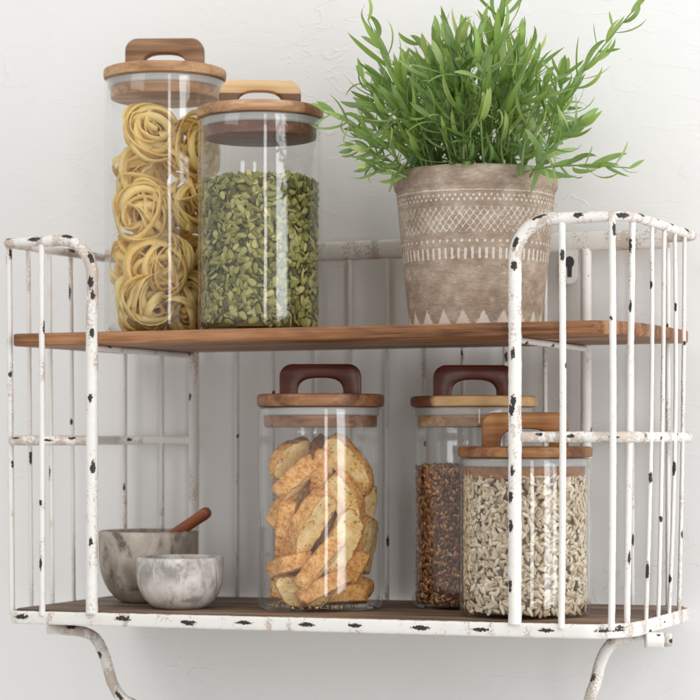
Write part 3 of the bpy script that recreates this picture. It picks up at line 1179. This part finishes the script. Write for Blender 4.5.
# ------------------------------------------------------------------ bowls and pestle
MARB1 = m_marble('veined grey brown marble', (.41, .355, .30), (.15, .115, .09), (.11, .085, .07), 1.1, (.0, .7, .5), .5, 1.7)
MARB2 = m_marble('pale speckled marble', (.56, .525, .485), (.32, .28, .25), (.09, .08, .075), 1.0, (.2, .4, 0), .6, 8.3)

def bowl(name, pos, Ro, h, rb, th, mat, label, cat, rz):
    prof = []
    n = 16
    prof.append((0, 0)); prof.append((rb * .92, 0))
    for k in range(n + 1):
        a = math.radians(-68 + 68 * k / n)
        fr = (math.sin(a) - math.sin(math.radians(-68))) / -math.sin(math.radians(-68))
        r = rb + (Ro - rb) * ((math.cos(a) - math.cos(math.radians(68))) / (1 - math.cos(math.radians(68))))
        prof.append((r, .0008 + (h * .62) * fr))
    for k in range(1, 6): prof.append((Ro + .0004 * k / 5, h * .62 + (h * .38 - .0015) * k / 5))
    prof += [(Ro - .0006, h - .0004), (Ro - .0016, h), (Ro - th + .001, h - .0002), (Ro - th, h - .0014)]
    for k in range(n + 1):
        t = k / n
        prof.append(((Ro - th) * math.cos(t * PI / 2) ** .6, th * 1.4 + (h - th * 1.4 - .002) * (1 - math.sin(t * PI / 2))))
    prof[-1] = (0, th * 1.4)
    m = MB()
    lathe(m, prof, 72)
    o = m.build(name, mat, loc=pos)
    o.rotation_euler = (0, 0, rz)
    return tag(o, label, cat)

p = at(148.5, 0, .137); MP = Vector((p.x, p.y, zf(p.x) + .0002))
bowl('mortar', MP, .0535, .0775, .030, .0055, MARB1, 'larger grey brown marble mortar with a wooden pestle in it', 'mortar', .6)
p = at(180, 0, .066); BP = Vector((p.x, p.y, zf(p.x) + .0002))
bowl('bowl', BP, .0450, .0535, .026, .0042, MARB2, 'small pale speckled marble bowl standing in front of the mortar', 'bowl', 2.2)
# pestle leaning on the rim
tip = at(209.5, 510.5, .132)
rim = at(183, 528.5, .132)
d = (tip - rim).normalized()
low = tip - d * .100
m = MB()
prof = [(0, 0), (.006, .0006), (.0105, .004), (.0118, .011), (.0108, .022), (.0078, .034), (.0064, .05), (.0062, .08), (.0066, .092), (.0060, .097), (.0040, .0995), (0, .1)]
prof = [(r, z) for r, z in prof]
fine = []
for (r0, z0), (r1, z1) in zip(prof, prof[1:]):
    for k in range(3): fine.append((r0 + (r1 - r0) * k / 3, z0 + (z1 - z0) * k / 3))
fine.append(prof[-1])
lathe(m, fine, 32)
pe = m.build('pestle', CHERRY)
zx = d; yx = zx.cross(Vector((0, -1, 0))).normalized(); xx = yx.cross(zx)
pe.matrix_world = Matrix.Translation(low) @ Matrix((xx, yx, zx)).transposed().to_4x4()
tag(pe, 'reddish brown wooden pestle leaning out of the mortar', 'pestle')

# ------------------------------------------------------------------ the potted herb
PY = .112
pc = at(475.5, 0, PY)
PX = pc.x
POT = Vector((PX, PY, ZU))
mmpx = (pc - CAM).dot(-TV) / FOC
RT = 82 * mmpx
RBm = 65.5 * mmpx
HP = at(475, 174, PY).z - ZU
plant = thing('potted_herb', POT, 'bushy green herb in a brown clay pot with white painted patterns', 'potted plant')

def pot_r(z):
    t = z / HP
    r = RBm + (RT * .965 - RBm) * (t / .87) ** .92
    zr = t - .87
    if zr > 0:
        r = RT * .965 + (RT * .035) * math.sin(min(1, zr / .045) * PI / 2)
        if t > .965: r -= RT * .03 * ((t - .965) / .035) ** 2
    return r

NA = 840
rows = [z for z in [HP * k / 200 for k in range(201)]]
pxz = lambda v: at(475, v, PY - RT * .82).z - ZU      # height of a mark seen on the front of the pot
marks = dict(line=pxz(190.0), d1=pxz(195), d2=pxz(199.2), la=pxz(206), lb=pxz(232), d3=pxz(240.5), v0=pxz(246.5), v1=pxz(259.5), t0=pxz(322.5), t1=pxz(308))
px = mmpx
def paint(a, z):
    v = 0.0
    # white line under the rim
    v = max(v, 1.0 - abs(z - marks['line']) / (1.0 * px))
    # rows of small dots
    for key, nn, sh, rz_, in (('d1', 84, 0, 1.5), ('d2', 84, .5, 1.6), ('d3', 62, .2, 1.8)):
        dz = (z - marks[key]) / px
        if abs(dz) < 4:
            k = (a / (2 * PI) * nn + sh) % 1 - .5
            dx = k * 2 * PI * RT / nn / px
            v = max(v, 1.35 - math.hypot(dx, dz) / rz_)
    # woven lattice of slanting strokes
    if marks['lb'] < z < marks['la']:
        row = (marks['la'] - z) / (4.4 * px)
        nn = 140
        best = 9
        ka = a / (2 * PI) * nn
        for i in (math.floor(ka), math.floor(ka) + 1):
            off = .42 * math.sin(PI * row) * (1 if i % 2 else -1)
            best = min(best, abs(ka - i - off) * 2 * PI * RT / nn / px)
        patch = noise.noise(Vector((math.cos(a) * 3, math.sin(a) * 3, z * 45)))
        v = max(v, .86 - best / 1.4 + .25 * patch)
    # upright dashes
    if marks['v1'] < z < marks['v0']:
        k = (a / (2 * PI) * 68) % 1 - .5
        dx = k * 2 * PI * RT / 68 / px
        e = min(z - marks['v1'], marks['v0'] - z) / px
        wob = .8 + .5 * noise.noise(Vector((a * 20, 0, 3)))
        v = max(v, min(1.3 - abs(dx) / (2.3 * wob), e * .6))
    # triangles at the foot
    if marks['t0'] - 2 * px < z < marks['t1'] + px:
        nn = 21
        k = abs((a / (2 * PI) * nn + .15) % 1 - .5) * 2
        t = (z - marks['t0']) / (marks['t1'] - marks['t0'])
        v = max(v, min(1.0, (.74 - k * .98 - t * .72) * 3.2 + .3))
    if z < marks['t0'] - 1.0 * px: v = max(v, .7)
    # faint brush scratches
    s = noise.noise(Vector((math.cos(a) * 6, math.sin(a) * 6, z * 420)))
    v = max(v, min(.36, (s - .25) * 1.2))
    return v

verts, faces, pa = [], [], []
for z in rows:
    r = pot_r(z)
    for k in range(NA):
        a = 2 * PI * k / NA
        rr = r * (1 + .0018 * noise.noise(Vector((math.cos(a) * 2, math.sin(a) * 2, z * 25))))
        verts.append((rr * math.cos(a), rr * math.sin(a), z))
        pa.append(paint(a, z))
M_ = len(rows)
for i in range(M_ - 1):
    for k in range(NA):
        k2 = (k + 1) % NA
        faces.append((i * NA + k, i * NA + k2, (i + 1) * NA + k2, (i + 1) * NA + k))
faces.append(tuple(range(NA - 1, -1, -1)))
# inside of the pot
o0 = (M_ - 1) * NA
for j, (dr, dz) in enumerate(((.003, .0012), (.008, .0004), (.010, -.004), (.012, -.03))):
    b = len(verts)
    for k in range(NA):
        a = 2 * PI * k / NA
        rr = pot_r(HP) - dr
        verts.append((rr * math.cos(a), rr * math.sin(a), HP + dz)); pa.append(0)
    for k in range(NA):
        k2 = (k + 1) % NA
        faces.append((o0 + k, o0 + k2, b + k2, b + k))
    o0 = b
m = MB(); m.add(verts, faces, paint=pa)
m.build('pot', CLAY, plant)
m = MB()
vs, fs = [], []
for j in range(9):
    for k in range(40):
        a = 2 * PI * k / 40
        rr = (pot_r(HP) - .0105) * j / 8
        vs.append((rr * math.cos(a), rr * math.sin(a), HP - .012 + .003 * noise.noise(Vector((rr * math.cos(a) * 60, rr * math.sin(a) * 60, 0)))))
for j in range(8):
    for k in range(40):
        fs.append((j * 40 + k, j * 40 + (k + 1) % 40, (j + 1) * 40 + (k + 1) % 40, (j + 1) * 40 + k))
m.add(vs, fs)
m.build('soil', SOIL, plant)

RL = random.Random(21)

def leaf(mb, p, d, side, L, w, curl, fold=.25):
    """narrow pointed leaf from p along d, curling about `side`"""
    n = 8
    side = (side - d * side.dot(d)).normalized()
    up = side.cross(d).normalized()
    verts, faces, mid, st = [], [], [], []
    q = Vector(p)
    ang = 0.0
    tw = RL.uniform(-.5, .5)
    for i in range(n + 1):
        t = i / n
        dirn = d * math.cos(ang) + up * math.sin(ang)
        nr = -d * math.sin(ang) + up * math.cos(ang)
        ww = w * (math.sin(PI * min(1, t * .93 + .06)) ** .62) * (1 - .30 * t) * .62 + .0002
        if t > .85: ww *= (1 - t) / .15 * .85 + .15
        sd = side * math.cos(tw * t) + nr * math.sin(tw * t)
        nr2 = nr * math.cos(tw * t) - side * math.sin(tw * t)
        verts += [q - sd * ww + nr2 * ww * fold, q, q + sd * ww + nr2 * ww * fold]
        mid += [0, 1, 0]
        st += [0, 0, 0]
        q = q + dirn * (L / n)
        ang += curl / n * (.5 + t)
    for i in range(n):
        a = i * 3
        faces += [(a, a + 1, a + 4, a + 3), (a + 1, a + 2, a + 5, a + 4)]
    mb.add(verts, faces, mid=mid, stem=st)


def sprig(base, ctrl, tip, nleaf, LL, t0=.12, lw=.0042, bare=0.0):
    """one stem with its leaves, one mesh"""
    pts = []
    N = 22
    for i in range(N + 1):
        t = i / N
        pts.append(base * (1 - t) ** 2 + ctrl * 2 * t * (1 - t) + tip * t * t)
    m = MB()
    verts, faces = [], []
    T, Nn, B = frames(pts)
    k = 6
    for i, p in enumerate(pts):
        r = .0013 - .0007 * i / N
        for j in range(k):
            a = 2 * PI * j / k
            verts.append(p + Nn[i] * (r * math.cos(a)) + B[i] * (r * math.sin(a)))
    for i in range(N):
        for j in range(k):
            faces.append((i * k + j, i * k + (j + 1) % k, (i + 1) * k + (j + 1) % k, (i + 1) * k + j))
    m.add(verts, faces, mid=[0] * len(verts), stem=[1] * len(verts))
    az = RL.uniform(0, 6)
    for q in range(nleaf):
        t = t0 + (1 - t0) * (q / max(1, nleaf - 1)) ** .92
        i = min(N, int(t * N))
        p, tt, nn, bb = pts[i], T[i], Nn[i], B[i]
        az += 2.4 + RL.uniform(-.35, .35)
        o = nn * math.cos(az) + bb * math.sin(az)
        op = (1.2 - .5 * t) * RL.uniform(.65, 1.3)
        d = (tt * math.cos(op) + o * math.sin(op)).normalized()
        L = LL * RL.uniform(.62, 1.12) * (1.0 - .45 * max(0, (t - .8) / .2)) * (.75 + .25 * min(1, t * 2.5))
        leaf(m, p, d, tt.cross(o), L, lw * 1.30 * RL.uniform(.75, 1.25), RL.gauss(-.65, 1.0))
    # keep everything in front of the wall
    ymax = WY - .006
    m.v = [(x, min(y, ymax) if y <= ymax else ymax - (y - ymax) * .15, z) for x, y, z in m.v]
    m.v = [(x - POT.x, y - POT.y, z - POT.z) for x, y, z in m.v]
    m.build('sprig', LEAF, plant)


ZS = ZU + HP - .012
def bs(u, dy=0.0):
    p = at(u, 0, PY + dy); return Vector((p.x, p.y, ZS))
# stems that stand out in the photograph
sprig(bs(490, -.045), at(491, 90, .05), at(506, -22, .07), 40, .056, .12)
sprig(bs(436, -.03), at(420, 130, .05), at(368, 20, .03), 24, .060, .2, .0046)
sprig(bs(428, -.04), at(412, 140, .04), at(402, 62, .02), 24, .050, .15)
sprig(bs(520, -.02), at(535, 125, .06), at(632, 12, .06), 32, .048, .16, .0036)
sprig(bs(515, -.055), at(540, 160, .015), at(630, 168, .0), 18, .040, .30, .0038)
sprig(bs(412, -.045), at(392, 138, .02), at(324, 112, -.025), 22, .040, .2, .0036)
sprig(bs(470, -.05), at(463, 120, .03), at(452, 78, .02), 24, .045, .1)
sprig(bs(415, -.03), at(390, 150, .03), at(352, 150, .02), 20, .034, .2, .0034)
sprig(bs(420, -.03), at(395, 120, .03), at(360, 75, .05), 22, .040, .2, .0034)
sprig(bs(540, -.02), at(552, 120, .05), at(566, 70, .06), 26, .044, .15)
sprig(bs(530, -.05), at(545, 150, .02), at(582, 120, .02), 20, .042, .2)
sprig(bs(418, -.05), at(388, 168, .01), at(366, 166, .0), 16, .032, .25, .0034)
# the bush itself: a wide dome of stems that lean outwards
for i in range(46):
    e = RL.uniform(-1.18, 1.18)
    if RL.random() < .35: e *= .6
    u = 470 + 100 * e
    vtop = 26 + 52 * e * e
    v = min(158, vtop + abs(RL.gauss(0, 42)) + 4)
    Y = RL.uniform(-.01, .21)
    bu = 475 + (u - 475) * .50 + RL.uniform(-8, 8)
    dy = max(-.055, min(.055, (Y - PY) * .5 + RL.uniform(-.015, .015)))
    b = bs(bu, dy)
    tp = at(u, v, Y)
    c = b.lerp(tp, .5) + Vector((RL.uniform(-.02, .02) - .022 * e, 0, .022 + .012 * RL.random()))
    n = int(8 + 10 * min(1, (tp - b).length / .14))
    sprig(b, c, tp, n, RL.uniform(.044, .068), .1, RL.uniform(.0034, .0050))

# ------------------------------------------------------------------ light
w = bpy.data.worlds.new('World')
scene.world = w
w.use_nodes = True
bg = w.node_tree.nodes['Background']
nt = w.node_tree
tc = nt.nodes.new('ShaderNodeTexCoord')
sx = nt.nodes.new('ShaderNodeSeparateXYZ')
mr = nt.nodes.new('ShaderNodeMapRange')
rp = nt.nodes.new('ShaderNodeValToRGB')
nt.links.new(tc.outputs['Generated'], sx.inputs[0])
nt.links.new(sx.outputs[2], mr.inputs[0])
mr.inputs[1].default_value = -1; mr.inputs[2].default_value = 1
rp.color_ramp.elements[0].color = (.86, .84, .81, 1)
rp.color_ramp.elements[1].color = (1.0, 1.0, 1.0, 1)
nt.links.new(mr.outputs[0], rp.inputs[0])
nt.links.new(rp.outputs[0], bg.inputs[0])
bg.inputs[1].default_value = .74


def area(name, pos, target, sx, sy, power, col=(1, 1, 1)):
    L = bpy.data.lights.new(name, 'AREA')
    L.shape = 'RECTANGLE'; L.size = sx; L.size_y = sy; L.energy = power; L.color = col
    o = bpy.data.objects.new(name, L)
    COL.objects.link(o)
    o.location = pos
    o.rotation_euler = (Vector(pos) - Vector(target)).to_track_quat('Z', 'Y').to_euler()
    return o


def towards(deg, dist, z):
    a = math.radians(deg)
    d = TV * math.cos(a) + RV * math.sin(a)
    p = d * dist
    return (p.x, p.y + .1, z)

area('added_fill', towards(-55, 2.3, 1.75), (0, .1, 0), 1.3, 1.2, 14, (1, .99, .98))  # added soft fill from the upper left
area('overhead_lamp', (.2, -1.3, 2.2), (0, .1, .05), 1.6, 1.0, 5, (1, .985, .96))
area('window', towards(42, 2.4, .45), (0, .1, .0), .9, 2.6, 40, (.94, .97, 1.0))
area('narrow_window', towards(11, 3.1, .35), (0, .1, .35), .30, 2.3, 12, (1, 1, 1))

# ------------------------------------------------------------------ camera and render
cam = bpy.data.cameras.new('camera')
co = bpy.data.objects.new('camera', cam)
COL.objects.link(co)
co.location = CAM
co.rotation_euler = (PI / 2, 0, TH)
cam.sensor_width = 36
cam.lens = 36 * FOC / 700
cam.shift_y = (V0 - 350) / 700
cam.clip_start = .05
cam.clip_end = 60
cam.dof.use_dof = True
cam.dof.focus_distance = 2.08
cam.dof.aperture_fstop = 9
scene.camera = co
scene.view_settings.view_transform = 'Standard'
scene.view_settings.look = 'None'
scene.view_settings.exposure = 0.0
cy = scene.cycles
cy.use_denoising = True
cy.transparent_max_bounces = 40
cy.max_bounces = 14
cy.diffuse_bounces = 9
cy.caustics_reflective = False
cy.caustics_refractive = False
cy.sample_clamp_indirect = 6
scene.render.filter_size = 1.8
